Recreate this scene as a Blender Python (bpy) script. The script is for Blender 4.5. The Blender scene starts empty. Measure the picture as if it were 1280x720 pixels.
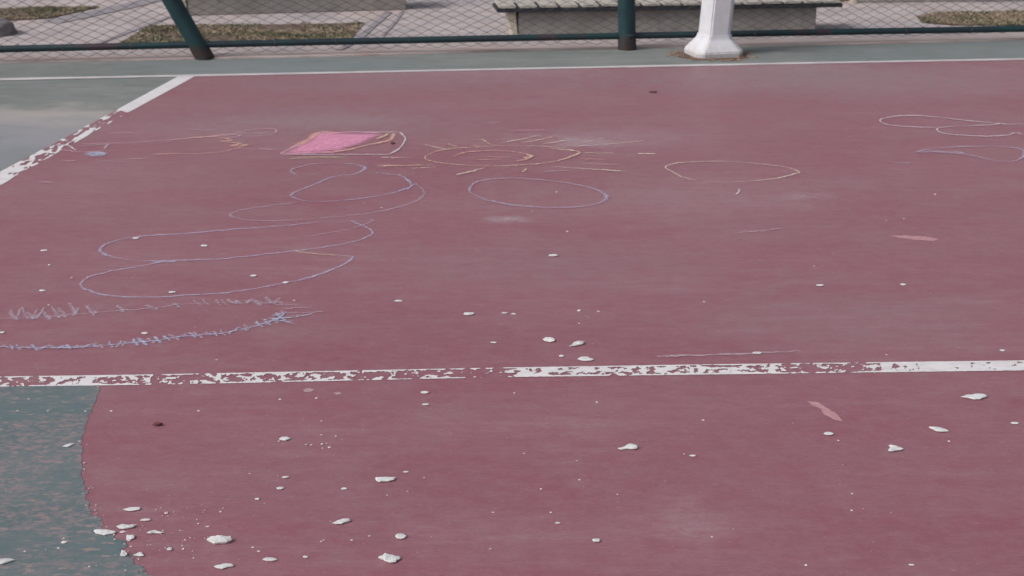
import bpy, bmesh, math, random
from mathutils import Vector, noise, Matrix
R = math.radians
S = bpy.context.scene
COL = S.collection

# ------------------------------------------------------------------ camera
F, PITCH, H = 1700.0, R(19.4), 1.7          # focal length in photo pixels (1280 wide), tilt, eye height
cam = bpy.data.cameras.new('camera'); cam.sensor_width = 36; cam.lens = 36 * F / 1280
cam.clip_start = .05; cam.clip_end = 600
co = bpy.data.objects.new('camera', cam); COL.objects.link(co)
co.location = (0, 0, H); co.rotation_euler = (R(90) - PITCH, 0, 0)
S.camera = co
cam.dof.use_dof = True; cam.dof.focus_distance = 3.8; cam.dof.aperture_fstop = 7.5   # slightly soft phone picture

# ------------------------------------------------------------------ sky, sun, exposure
SUN_EL, SUN_AZ = 42, -118                    # soft, from behind the left shoulder
w = bpy.data.worlds.new('World'); S.world = w; w.use_nodes = True
nt = w.node_tree
bg = nt.nodes['Background']
sky = nt.nodes.new('ShaderNodeTexSky'); sky.sky_type = 'NISHITA'; sky.sun_disc = False
sky.sun_elevation = R(SUN_EL); sky.sun_rotation = R(SUN_AZ)
sky.air_density = 1.0; sky.dust_density = 6.0; sky.ozone_density = 1.0
hs = nt.nodes.new('ShaderNodeHueSaturation'); hs.inputs['Saturation'].default_value = .42
nt.links.new(sky.outputs[0], hs.inputs['Color']); nt.links.new(hs.outputs[0], bg.inputs[0])
bg.inputs[1].default_value = .104
sl = bpy.data.lights.new('sun', 'SUN'); sl.energy = 1.4; sl.angle = R(18); sl.color = (1, .965, .93)
so = bpy.data.objects.new('sun', sl); COL.objects.link(so)
d = Vector((math.sin(R(SUN_AZ)) * math.cos(R(SUN_EL)), math.cos(R(SUN_AZ)) * math.cos(R(SUN_EL)), math.sin(R(SUN_EL))))
so.rotation_euler = d.to_track_quat('Z', 'Y').to_euler()
S.view_settings.view_transform = 'Standard'; S.view_settings.look = 'None'
S.view_settings.exposure = 0; S.view_settings.gamma = 1

# ------------------------------------------------------------------ survey: a bearing + dip read off the photograph -> a point of the place
cp, sp = math.cos(PITCH), math.sin(PITCH)
def ray(px, py):
    a, b = (px - 640) / F, (360 - py) / F
    return Vector((a, cp + b * sp, -sp + b * cp))
def at(px, py, z=0.0):
    r = ray(px, py); t = (z - H) / r.z
    return Vector((r.x * t, r.y * t, z))
def on_plane(px, py, p0, n):
    r = ray(px, py); c = Vector((0, 0, H)); return c + r * ((p0 - c).dot(n) / r.dot(n))
def ppm(y):                                   # photo pixels per metre for a thing standing where the ground shows at row y
    p = at(640, y); return F / (p - Vector((0, 0, H))).length

# ------------------------------------------------------------------ node helpers
def mat(name, rough=.8, spec=.3):
    m = bpy.data.materials.new(name); m.use_nodes = True
    b = m.node_tree.nodes['Principled BSDF']
    b.inputs['Roughness'].default_value = rough; b.inputs['Specular IOR Level'].default_value = spec
    return m, m.node_tree, b
def N(t, typ, **kw):
    n = t.nodes.new(typ)
    for k, v in kw.items(): setattr(n, k, v)
    return n
def coords(t, scale=(1, 1, 1), rot=0, loc=(0, 0, 0)):
    c = N(t, 'ShaderNodeTexCoord'); m = N(t, 'ShaderNodeMapping')
    m.inputs['Scale'].default_value = scale; m.inputs['Rotation'].default_value = (0, 0, rot); m.inputs['Location'].default_value = loc
    t.links.new(c.outputs['Object'], m.inputs[0]); return m.outputs[0]
def nz(t, vec, scale, detail=5, rough=.6, lo=.35, hi=.65, dist=0):
    n = N(t, 'ShaderNodeTexNoise'); n.inputs['Scale'].default_value = scale; n.inputs['Detail'].default_value = detail
    n.inputs['Roughness'].default_value = rough; n.inputs['Distortion'].default_value = dist
    t.links.new(vec, n.inputs['Vector'])
    r = N(t, 'ShaderNodeMapRange'); r.inputs['From Min'].default_value = lo; r.inputs['From Max'].default_value = hi
    t.links.new(n.outputs[0], r.inputs[0]); return r.outputs[0]
def mul(t, a, b, op='MULTIPLY'):
    n = N(t, 'ShaderNodeMath', operation=op)
    n.use_clamp = True
    for i, v in enumerate((a, b)):
        if isinstance(v, (int, float)): n.inputs[i].default_value = v
        else: t.links.new(v, n.inputs[i])
    return n.outputs[0]
def mix(t, f, a, b):
    n = N(t, 'ShaderNodeMix', data_type='RGBA')
    for s, v in ((n.inputs[0], f), (n.inputs[6], a), (n.inputs[7], b)):
        if isinstance(v, (int, float)): s.default_value = v
        elif isinstance(v, tuple): s.default_value = (*v, 1)
        else: t.links.new(v, s)
    return n.outputs[2]
def spot(t, c, rx, ry, soft=.5, warp=.35, ws=6.0):  # an irregular patch round a place on the floor, 1 inside
    co_ = N(t, 'ShaderNodeTexCoord').outputs['Object']
    n = N(t, 'ShaderNodeTexNoise'); n.inputs['Scale'].default_value = ws; n.inputs['Detail'].default_value = 5
    t.links.new(co_, n.inputs['Vector'])
    s = N(t, 'ShaderNodeVectorMath', operation='SUBTRACT'); t.links.new(co_, s.inputs[0]); s.inputs[1].default_value = (c[0], c[1], 0)
    m = N(t, 'ShaderNodeVectorMath', operation='MULTIPLY'); t.links.new(s.outputs[0], m.inputs[0]); m.inputs[1].default_value = (1 / rx, 1 / ry, 0)
    l = N(t, 'ShaderNodeVectorMath', operation='LENGTH'); t.links.new(m.outputs[0], l.inputs[0])
    a = N(t, 'ShaderNodeMath', operation='MULTIPLY_ADD'); t.links.new(n.outputs[0], a.inputs[0]); a.inputs[1].default_value = warp * 4
    t.links.new(l.outputs['Value'], a.inputs[2])
    r = N(t, 'ShaderNodeMapRange'); r.inputs['From Min'].default_value = 1 + 2 * warp + soft; r.inputs['From Max'].default_value = 1 + 2 * warp - soft
    t.links.new(a.outputs[0], r.inputs[0]); return r.outputs[0]
def bump(t, b, h, strength=.3, dist=.004):
    n = N(t, 'ShaderNodeBump'); n.inputs['Strength'].default_value = strength; n.inputs['Distance'].default_value = dist
    t.links.new(h, n.inputs['Height']); t.links.new(n.outputs[0], b.inputs['Normal'])
def base(t, b, c): t.links.new(c, b.inputs['Base Color'])

# ------------------------------------------------------------------ materials
WX = (.38, 1, 1)                              # the floor's scuffs run along the court, parallel to its lines
RED, RED_D, RED_G = (.305, .110, .146), (.275, .084, .117), (.290, .150, .178)
GRN, GRN_D = (.205, .245, .262), (.13, .175, .185)
def red_paint():
    m, t, b = mat('red_court_paint', .55, .4); b.inputs['Sheen Weight'].default_value = .10; b.inputs['Sheen Roughness'].default_value = .4
    v = coords(t, WX)
    c = mix(t, nz(t, v, 1.3, 4, .6, .38, .64), RED_D, RED)
    c = mix(t, mul(t, nz(t, v, 2.1, 7, .72, .42, .68), .50), c, RED_G)
    c = mix(t, mul(t, nz(t, coords(t, (.8, 1, 1), 0, (2, 9, 0)), 3.2, 8, .8, .50, .70), .36), c, (.33, .225, .245))
    c = mix(t, mul(t, nz(t, coords(t, (.7, 1, 1), 0, (5, 1, 0)), 240, 2, .5, .40, .62), .30), c, (.22, .09, .115))
    c = mix(t, mul(t, nz(t, coords(t, (.55, 1, 1), R(-2), (9, 2, 0)), 4.5, 6, .75, .48, .72), .25), c, (.36, .20, .235))
    c = mix(t, mul(t, nz(t, coords(t, (.6, 1, 1)), 22, 5, .8, .42, .74), .42), c, (.37, .215, .245))
    v2 = coords(t, (.12, 1, 1), R(3))
    c = mix(t, mul(t, mul(t, nz(t, v2, 15, 5, .7, .50, .70), nz(t, v, 1.3, 4, .6, .42, .62)), .30), c, (.42, .31, .34))
    v4 = coords(t, (.10, 1, 1), R(-1), (3, 5, 0))
    c = mix(t, mul(t, nz(t, v4, 70, 3, .7, .50, .80), .32), c, (.20, .085, .11))
    v3 = coords(t, (.5, 1, 1))
    c = mix(t, mul(t, nz(t, v3, 120, 2, .6, .66, .74), .35), c, (.50, .36, .40))
    c = mix(t, mul(t, nz(t, v, 160, 2, .5, .35, .65), .22), c, (.16, .07, .09))
    for (px, py, rx, ry, f, k) in ((728, 178, .13, .10, .36, (.55, .53, .58)), (770, 173, .45, .22, .22, (.5, .45, .5)),
                                   (632, 274, .08, .05, .45, (.50, .47, .52)), (865, 655, .08, .14, .20, (.5, .42, .45)),
                                   (430, 152, .5, .18, .30, (.36, .30, .35)), (250, 160, .5, .25, .2, (.40, .3, .33)),
                                   (870, 250, .8, .35, .30, (.33, .24, .26)), (1200, 100, 1.2, .5, .20, (.36, .2, .23)),
                                   (590, 88, .9, .3, .35, (.40, .28, .32)), (985, 84, .5, .2, .35, (.42, .34, .38)), (1010, 97, 1.3, .6, .7, (.25, .20, .22)), (520, 96, 1.2, .5, .5, (.26, .20, .22)), (380, 150, .8, .5, .5, (.27, .20, .225)), (1050, 400, .5, .3, .4, (.26, .18, .20)), (700, 330, .6, .3, .4, (.27, .18, .205)),
                                   (140, 230, .5, .5, .2, (.37, .22, .25)), (1005, 245, .12, .06, .3, (.48, .4, .44))):
        p = at(px, py); c = mix(t, mul(t, mul(t, spot(t, p, rx * .8, ry * .8, .8, .6, 9), nz(t, coords(t, (.4, 1, 1)), 60, 5, .75, .36, .62)), f * 1.3), c, k)
    base(t, b, c)
    bump(t, b, nz(t, coords(t), 320, 3, .7, .2, .8), .22, .0015)
    return m
def green_paint():
    m, t, b = mat('green_court_paint', .8, .2)
    v = coords(t, WX)
    c = mix(t, nz(t, v, 1.6, 5, .6, .38, .64), (.178, .203, .196), (.234, .246, .240))
    c = mix(t, mul(t, nz(t, v, 9, 5, .7, .45, .7), .45), c, (.27, .285, .31))
    c = mix(t, mul(t, nz(t, v, 3, 5, .7, .55, .75), .35), c, (.33, .25, .26))
    v2 = coords(t, (.10, 1, 1), R(3))
    c = mix(t, mul(t, nz(t, v2, 22, 4, .7, .5, .72), .30), c, (.13, .15, .155))
    c = mix(t, mul(t, nz(t, coords(t, (.4, 1, 1), R(4), (4, 1, 0)), 6, 7, .78, .48, .66), .55), c, (.135, .155, .145))
    c = mix(t, mul(t, nz(t, coords(t, (.35, .8, 1), R(2), (1, 7, 0)), 7, 8, .8, .54, .72), .6), c, (.34, .33, .33))
    for (px, py, rx, ry, f, k) in ((45, 153, .55, .38, .95, (.40, .365, .36)), (0, 178, .75, .50, .80, (.25, .262, .295)),
                                   (10, 190, .4, .30, .3, (.28, .28, .31)), (85, 172, .35, .25, .5, (.33, .32, .35)), (350, 82, .9, .35, .45, (.215, .25, .28)),
                                   (1220, 64, 1.1, .5, .35, (.20, .235, .255))):
        p = at(px, py); c = mix(t, mul(t, spot(t, p, rx, ry, .45, .6, 3.5), f), c, k)
    base(t, b, c)
    bump(t, b, nz(t, coords(t), 320, 3, .7, .2, .8), .22, .0015)
    return m
def arc_paint():                              # green over old red, rubbed through
    m, t, b = mat('worn_green_circle_paint', .6, .35)
    v = coords(t, WX)
    g = mix(t, nz(t, v, 3, 5, .6, .35, .65), (.098, .150, .158), (.138, .180, .192))
    g = mix(t, mul(t, nz(t, v, 40, 4, .7, .4, .7), .35), g, (.19, .20, .24))
    wear = mul(t, nz(t, coords(t, (.5, 1, 1)), 48, 8, .82, .485, .56), nz(t, v, 5, 3, .5, .38, .52))
    p = at(60, 590); wear = mul(t, wear, spot(t, p, .62, .75, .5, .25))
    c = mix(t, mul(t, wear, .8), g, (.31, .225, .245))
    fl = mul(t, nz(t, coords(t, (.4, 1, 1), 0, (7, 3, 0)), 60, 4, .7, .57, .64), .7)
    c = mix(t, fl, c, (.36, .27, .25))
    base(t, b, c)
    bump(t, b, wear, .25, .001)
    return m
def white_line():
    m, t, b = mat('white_line_paint', .6, .3)
    v = coords(t, (.5, 1, 1))
    c = mix(t, nz(t, v, 30, 5, .7, .35, .7), (.68, .66, .69), (.80, .78, .80))
    c = mix(t, mul(t, nz(t, v, 8, 6, .75, .48, .72), .6), c, (.54, .47, .50))
    base(t, b, c); return m
def far_line():
    m, t, b = mat('dull_white_line_paint', .65, .3)
    v = coords(t, (.4, 1, 1))
    c = mix(t, nz(t, v, 12, 5, .7, .35, .7), (.50, .46, .49), (.70, .66, .69))
    base(t, b, c); return m
def chalk(name, col, strength, gs=95, low=.18):        # grains of chalk sit on the high spots of the rough floor only
    m, t, b = mat(name, .95, .05)
    b.inputs['Base Color'].default_value = (*col, 1)
    uv = N(t, 'ShaderNodeUVMap'); sx = N(t, 'ShaderNodeSeparateXYZ'); t.links.new(uv.outputs[0], sx.inputs[0])
    a = N(t, 'ShaderNodeMath', operation='ABSOLUTE'); t.links.new(sx.outputs['Y'], a.inputs[0])
    e = N(t, 'ShaderNodeMapRange'); e.inputs['From Min'].default_value = 1; e.inputs['From Max'].default_value = 0
    t.links.new(a.outputs[0], e.inputs[0])
    g = nz(t, coords(t, (.6, 1, 1)), gs, 4, .75, .34, .54)
    l = nz(t, coords(t), 9, 4, .7, low, low + .38)
    f = mul(t, mul(t, mul(t, e.outputs[0], g), l), strength)
    tr = N(t, 'ShaderNodeBsdfTransparent'); mx = N(t, 'ShaderNodeMixShader')
    t.links.new(f, mx.inputs[0]); t.links.new(tr.outputs[0], mx.inputs[1]); t.links.new(b.outputs[0], mx.inputs[2])
    t.links.new(mx.outputs[0], t.nodes['Material Output'].inputs[0])
    return m
def stone_mat():
    m, t, b = mat('white_plaster', .9, .2)
    v = coords(t)
    c = mix(t, nz(t, v, 30, 5, .7, .3, .7), (.56, .57, .60), (.74, .74, .74))
    c = mix(t, mul(t, nz(t, v, 70, 4, .7, .58, .8), .35), c, (.62, .56, .57))
    base(t, b, c); bump(t, b, nz(t, v, 220, 4, .7, .2, .8), .3, .0015); return m
def grit_mat():
    m, t, b = mat('pinkish_grit', .9, .2)
    base(t, b, mix(t, nz(t, coords(t), 3, 2, .5, .4, .6), (.50, .38, .41), (.76, .71, .73))); return m
def green_steel():
    m, t, b = mat('dark_green_steel_paint', .5, .4)
    v = coords(t); ob = N(t, 'ShaderNodeTexCoord').outputs['Object']; sx = N(t, 'ShaderNodeSeparateXYZ'); t.links.new(ob, sx.inputs[0])
    c = mix(t, nz(t, v, 6, 5, .6, .35, .65), (.010, .034, .046), (.018, .058, .066))
    low = N(t, 'ShaderNodeMapRange'); low.inputs['From Min'].default_value = .115; low.inputs['From Max'].default_value = .03
    t.links.new(sx.outputs['Z'], low.inputs[0])
    rust = mul(t, mul(t, low.outputs[0], 1.2), nz(t, v, 22, 6, .7, .30, .55))
    c = mix(t, rust, c, (.062, .032, .028))
    c = mix(t, mul(t, nz(t, v, 45, 5, .7, .58, .68), .5), c, (.055, .045, .05))
    base(t, b, c); bump(t, b, nz(t, v, 90, 4, .7, .2, .8), .3, .002); return m
def rail_mat():
    m, t, b = mat('weathered_rail_paint', .5, .4)
    v = coords(t)
    c = mix(t, nz(t, v, 3, 5, .6, .35, .65), (.018, .030, .042), (.014, .048, .054))
    c = mix(t, nz(t, v, 2.2, 4, .6, .55, .62), c, (.050, .036, .048))
    base(t, b, c); bump(t, b, nz(t, v, 90, 4, .7, .2, .8), .3, .002); return m
def wire_mat():
    m, t, b = mat('wire_coating', .55, .4)
    base(t, b, mix(t, nz(t, coords(t), 4, 3, .5, .4, .6), (.040, .048, .058), (.08, .06, .075))); return m
def pole_mat():
    m, t, b = mat('white_pole_paint', .55, .35)
    v = coords(t); ob = N(t, 'ShaderNodeTexCoord').outputs['Object']; sx = N(t, 'ShaderNodeSeparateXYZ'); t.links.new(ob, sx.inputs[0])
    c = mix(t, nz(t, v, 9, 6, .65, .35, .7), (.64, .65, .71), (.73, .74, .79))
    low = N(t, 'ShaderNodeMapRange'); low.inputs['From Min'].default_value = .11; low.inputs['From Max'].default_value = 0
    t.links.new(sx.outputs['Z'], low.inputs[0])
    c = mix(t, mul(t, mul(t, low.outputs[0], nz(t, v, 30, 6, .7, .40, .65)), .8), c, (.50, .40, .36))
    base(t, b, c); bump(t, b, nz(t, v, 60, 5, .7, .2, .8), .35, .003); return m
def concrete(name, a, bcol, stain=(.16, .15, .13), s=8):
    m, t, b = mat(name, .88, .2)
    v = coords(t)
    c = mix(t, nz(t, v, s, 6, .7, .35, .65), a, bcol)
    c = mix(t, mul(t, nz(t, v, s * .35, 4, .6, .5, .7), .5), c, stain)
    c = mix(t, mul(t, nz(t, v, s * 9, 3, .7, .55, .75), .3), c, stain)
    base(t, b, c); bump(t, b, nz(t, v, 80, 5, .7, .2, .8), .4, .004); return m
def pavers():
    m, t, b = mat('pink_grey_paving', .88, .2)
    v = coords(t, (.6, 1, 1))
    c = mix(t, nz(t, v, 1.5, 4, .6, .4, .62), (.40, .35, .36), (.45, .375, .36))
    c = mix(t, mul(t, nz(t, v, 5, 6, .75, .42, .62), .8), c, (.56, .50, .51))
    c = mix(t, mul(t, nz(t, v, 2.4, 5, .7, .48, .66), .65), c, (.33, .31, .335))
    base(t, b, c); bump(t, b, nz(t, v, 60, 5, .7, .2, .8), .4, .005); return m
def kerb_mat():
    m, t, b = mat('stained_concrete_edging', .88, .2)
    v = coords(t, (.25, 1, 1))
    c = mix(t, nz(t, v, 6, 5, .7, .35, .65), (.50, .41, .40), (.60, .51, .50))
    c = mix(t, mul(t, nz(t, coords(t, (.12, 1, 1), R(6)), 20, 5, .7, .50, .66), .7), c, (.40, .24, .21))
    base(t, b, c); bump(t, b, nz(t, v, 60, 5, .7, .2, .8), .5, .005); return m
def soil_mat():
    m, t, b = mat('dry_soil', .95, .1)
    v = coords(t)
    c = mix(t, nz(t, v, 20, 6, .7, .35, .65), (.12, .085, .07), (.24, .18, .15))
    base(t, b, c); bump(t, b, nz(t, v, 60, 5, .7, .2, .8), .8, .01); return m
def plain(name, a, bcol, s=10, rough=.85):
    m, t, b = mat(name, rough, .2)
    base(t, b, mix(t, nz(t, coords(t), s, 5, .7, .35, .65), a, bcol)); return m

M = dict(red=red_paint(), green=green_paint(), arc=arc_paint(), line=white_line(), farline=far_line(), stone=stone_mat(), grit=grit_mat(),
         steel=green_steel(), rail=rail_mat(), wire=wire_mat(), pole=pole_mat(), pave=pavers(), kerb=kerb_mat(), soil=soil_mat(),
         bench=concrete('grey_bench_concrete', (.27, .255, .25), (.35, .33, .31), (.21, .20, .175)),
         benchedge=plain('ivory_tile', (.52, .47, .40), (.62, .57, .47), 30), slab=plain('dark_bench_frame', (.028, .032, .042), (.045, .05, .06), 20, .6),
         slat=plain('pale_bench_slat', (.40, .375, .35), (.52, .485, .44), 9), edging=concrete('grey_edging', (.27, .25, .28), (.34, .31, .33), (.22, .21, .24)),
         rock=concrete('grey_stone', (.17, .16, .17), (.27, .24, .25), (.14, .12, .13), 12),
         leaf=plain('dark_dead_leaf', (.15, .055, .06), (.19, .07, .08), 60),
         blade_g=plain('green_grass_blade', (.17, .165, .10), (.24, .23, .145), 3), blade_d=plain('dry_grass_blade', (.31, .25, .185), (.42, .34, .25), 3),
         ivy=plain('dark_green_leaf', (.02, .045, .018), (.05, .09, .035), 12),
         scuff=plain('rubbed_pink_paint', (.42, .22, .25), (.52, .30, .33), 60), gscuff=plain('rubbed_grey_pink', (.40, .26, .29), (.46, .32, .34), 60))
CH = dict(white=chalk('white_chalk', (.74, .71, .77), 1.0, 95, .04), faint=chalk('faint_white_chalk', (.66, .60, .68), .6, 95, .05),
          blue=chalk('lavender_blue_chalk', (.54, .52, .72), .85), bluef=chalk('faint_lavender_chalk', (.57, .51, .62), .58, 95, .08),
          sky=chalk('sky_blue_chalk', (.50, .56, .76), .95), yellow=chalk('yellow_chalk', (.82, .66, .46), 1.0, 95, .04),
          cream=chalk('cream_chalk', (.90, .82, .66), 1.0, 110, -.05), orange=chalk('orange_chalk', (.82, .50, .40), .95, 95, -.03),
          pink=chalk('pink_chalk', (.76, .48, .56), .75, 95, .05), magenta=chalk('bright_pink_chalk', (.90, .42, .62), .95, 260, -.4),
          green=chalk('yellow_green_chalk', (.60, .58, .40), .8, 95, .0))

# ------------------------------------------------------------------ mesh helpers
def link(name, me, m=None, parent=None, smooth=False):
    o = bpy.data.objects.new(name, me); COL.objects.link(o)
    if m and not me.materials: me.materials.append(m)
    if parent: o.parent = parent
    if smooth:
        for p in me.polygons: p.use_smooth = True
    return o
def pydata(name, v, f, m, parent=None, smooth=False):
    me = bpy.data.meshes.new(name); me.from_pydata([tuple(x) for x in v], [], f); me.update()
    return link(name, me, m, parent, smooth)
def struct(o): o['kind'] = 'structure'; return o
def tag(o, label, cat, group=None, kind=None):
    o['label'] = label; o['category'] = cat
    if group: o['group'] = group
    if kind: o['kind'] = kind
    return o
def empty(name, loc, rz=0):
    o = bpy.data.objects.new(name, None); COL.objects.link(o); o.location = loc; o.rotation_euler = (0, 0, rz); o.empty_display_size = .1; return o
def spline(pts, n=8):
    P = [Vector(p) for p in pts]; out = []
    if len(P) < 3: 
        return [P[0].lerp(P[-1], i / 6) for i in range(7)]
    for i in range(len(P) - 1):
        p0 = P[i - 1] if i else P[0] * 2 - P[1]; p1, p2 = P[i], P[i + 1]
        p3 = P[i + 2] if i + 2 < len(P) else P[i + 1] * 2 - P[i]
        for k in range(n):
            t = k / n
            out.append(.5 * ((2 * p1) + (p2 - p0) * t + (2 * p0 - 5 * p1 + 4 * p2 - p3) * t * t + (3 * p1 - p0 - 3 * p2 + p3) * t ** 3))
    out.append(P[-1]); return out
def poly_sheet(name, px, z, m, parent=None, world=None):
    v = [(at(x, y).x, at(x, y).y, z) for x, y in px] if world is None else [(x, y, z) for x, y in world]
    bm = bmesh.new(); vs = [bm.verts.new(p) for p in v]; f = bm.faces.new(vs); f.normal_update()
    if f.normal.z < 0: f.normal_flip()
    bmesh.ops.triangulate(bm, faces=bm.faces[:])
    me = bpy.data.meshes.new(name); bm.to_mesh(me); bm.free()
    return link(name, me, m, parent)
def box(bm, x0, x1, y0, y1, z0, z1, mtx=None):
    vs = [bm.verts.new((x, y, z)) for z in (z0, z1) for x, y in ((x0, y0), (x1, y0), (x1, y1), (x0, y1))]
    for f in ((3, 2, 1, 0), (4, 5, 6, 7), (0, 1, 5, 4), (1, 2, 6, 5), (2, 3, 7, 6), (3, 0, 4, 7)): bm.faces.new([vs[i] for i in f])
    if mtx: 
        for v in vs: v.co = mtx @ v.co
def bm_obj(name, bm, m, parent=None, bev=0, smooth=False):
    if bev: bmesh.ops.bevel(bm, geom=bm.edges[:], offset=bev, segments=2, affect='EDGES')
    me = bpy.data.meshes.new(name); bm.to_mesh(me); bm.free()
    return link(name, me, m, parent, smooth)
def tube(bm, pts, r, sides=12, cap=True):
    rings = []
    for i, p in enumerate(pts):
        p = Vector(p); a = Vector(pts[max(i - 1, 0)]); b = Vector(pts[min(i + 1, len(pts) - 1)])
        dr = (b - a).normalized(); u = dr.orthogonal().normalized() if abs(dr.z) < .9 else dr.cross(Vector((0, 1, 0))).normalized()
        if i == 0: u0 = u
        u = (u0 - dr * u0.dot(dr)).normalized(); w_ = dr.cross(u)
        rr = r[i] if isinstance(r, (list, tuple)) else r
        rings.append([bm.verts.new(p + (u * math.cos(2 * math.pi * k / sides) + w_ * math.sin(2 * math.pi * k / sides)) * rr) for k in range(sides)])
    for A, B in zip(rings, rings[1:]):
        for k in range(sides): bm.faces.new((A[k], A[(k + 1) % sides], B[(k + 1) % sides], B[k]))
    if cap: bm.faces.new(rings[0][::-1]); bm.faces.new(rings[-1])
def field_sheet(name, P, nu, nv, val, m, z, parent=None):
    """sheet of paint cut out where val(u,v) > 0, edges found by marching the grid"""
    V, Fc, cache = [], [], {}
    g = [[val(i / nu, j / nv) for j in range(nv + 1)] for i in range(nu + 1)]
    def vert(key, u, v):
        if key not in cache:
            p = P(u, v); cache[key] = len(V); V.append((p.x, p.y, z))
        return cache[key]
    for i in range(nu):
        for j in range(nv):
            cs = [(i, j), (i + 1, j), (i + 1, j + 1), (i, j + 1)]
            vals = [g[a][b] for a, b in cs]
            if max(vals) <= 0: continue
            poly = []
            for k in range(4):
                (a, b), (c, d_) = cs[k], cs[(k + 1) % 4]; va, vb = vals[k], vals[(k + 1) % 4]
                if va > 0: poly.append(vert((a, b), a / nu, b / nv))
                if (va > 0) != (vb > 0):
                    t = va / (va - vb); key = tuple(sorted(((a, b), (c, d_))))
                    poly.append(vert(key, (a + (c - a) * t) / nu, (b + (d_ - b) * t) / nv))
            if len(poly) >= 3: Fc.append(poly)
    o = pydata(name, V, Fc, m, parent)
    bm = bmesh.new(); bm.from_mesh(o.data); bmesh.ops.recalc_face_normals(bm, faces=bm.faces)
    for f in bm.faces:
        if f.normal.z < 0: f.normal_flip()
    bm.to_mesh(o.data); bm.free(); return o
def fn(x, y, s=0): return noise.fractal(Vector((x, y, s)), 1.0, 2.0, 5) 
def lerp_tab(tab, x):
    for (x0, a), (x1, b) in zip(tab, tab[1:]):
        if x <= x1: return a + (b - a) * max(0, (x - x0)) / (x1 - x0)
    return tab[-1][1]

# ------------------------------------------------------------------ ground, paving, court
g = bmesh.new(); box(g, -160, 160, -60, 300, -.4, -.03)
struct(bm_obj('paved_ground', g, M['pave']))
E = [(-900, 97), (0, 79), (150, 76.2), (300, 73.6), (460, 69.8), (610, 65), (760, 61.4), (840, 59.6), (1000, 57), (1140, 54), (1280, 50.2), (2200, 30)]
EW = [at(x, y) for x, y in E]
bm = bmesh.new()
top = [(-14, -6), (14, -6)] + [(p.x, p.y) for p in reversed(EW)]
vb = [bm.verts.new((x, y, 0)) for x, y in top]; bm.faces.new(vb)
ext = bmesh.ops.extrude_face_region(bm, geom=bm.faces[:])
for e in ext['geom']:
    if isinstance(e, bmesh.types.BMVert): e.co.z = -.06
bmesh.ops.recalc_face_normals(bm, faces=bm.faces[:]); bmesh.ops.triangulate(bm, faces=bm.faces[:])
court = struct(bm_obj('court_floor', bm, M['green']))

# side line: left and right edges along its length (v 0..1)
SL = [(222, 96), (141, 140), (0, 215), (-400, 425)]; SR = [(246, 94.8), (162, 140.5), (0, 233), (-400, 462)]
SLw = [at(*p) for p in SL]; SRw = [at(*p) for p in SR]
far_pts = [(-500, 109.5), (0, 99.6), (320, 93.3), (640, 86.6), (960, 80.2), (1280, 74.2), (1900, 63)]
FW = [at(*p) for p in far_pts]
# red playing area
red_px = [(223, 96.1), (142, 140), (1, 215), (-400, 426)]
rw = [at(*p) for p in red_px]; fr = [at(*p) for p in ((2400, 53), (1900, 63), (1280, 74.4), (960, 80.4), (640, 86.8), (320, 93.5))]
world = [(p.x, p.y) for p in rw] + [(-3.6, 1.2), (-3.2, -3), (9, -3)] + [(p.x, p.y) for p in fr]
red = struct(poly_sheet('red_playing_area', None, .001, M['red'], None, world))

# green circle bottom left: an arc with a rubbed edge
arc = spline([(124, 486), (121, 497), (112, 517), (105, 545), (102.5, 572), (104, 598), (110, 625), (121, 648), (138, 668), (160, 692), (183, 716), (222, 750), (275, 790)], 22)
arc += [Vector(p) for p in ((330, 826), (400, 868), (560, 950), (760, 1040))]
ARC = sorted((p.y, p.x) for p in arc)
def axy(u, v):
    return (-420 + 480 * u / .06 if u < .06 else 60 + 620 * ((u - .06) / .94) ** 1.25), 483 + 500 * v ** 1.3 + (0 if v > 0 or u > .06 else (60 - (-420 + 480 * u / .06)) * .015)
def aval(u, v):
    x, y = axy(u, v); edge = lerp_tab([(q[0], q[1]) for q in ARC], y)
    soft = 2.2 + max(0, (y - 590) / 13)
    return (edge - x) / soft + fn(x * .055, y * .11, 2) * 1.5 + fn(x * .25, y * .42, 6) * 1.3
arc_o = struct(field_sheet('green_circle_paint', lambda u, v: at(*axy(u, v)), 420, 330, aval, M['arc'], .002, red))

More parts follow.
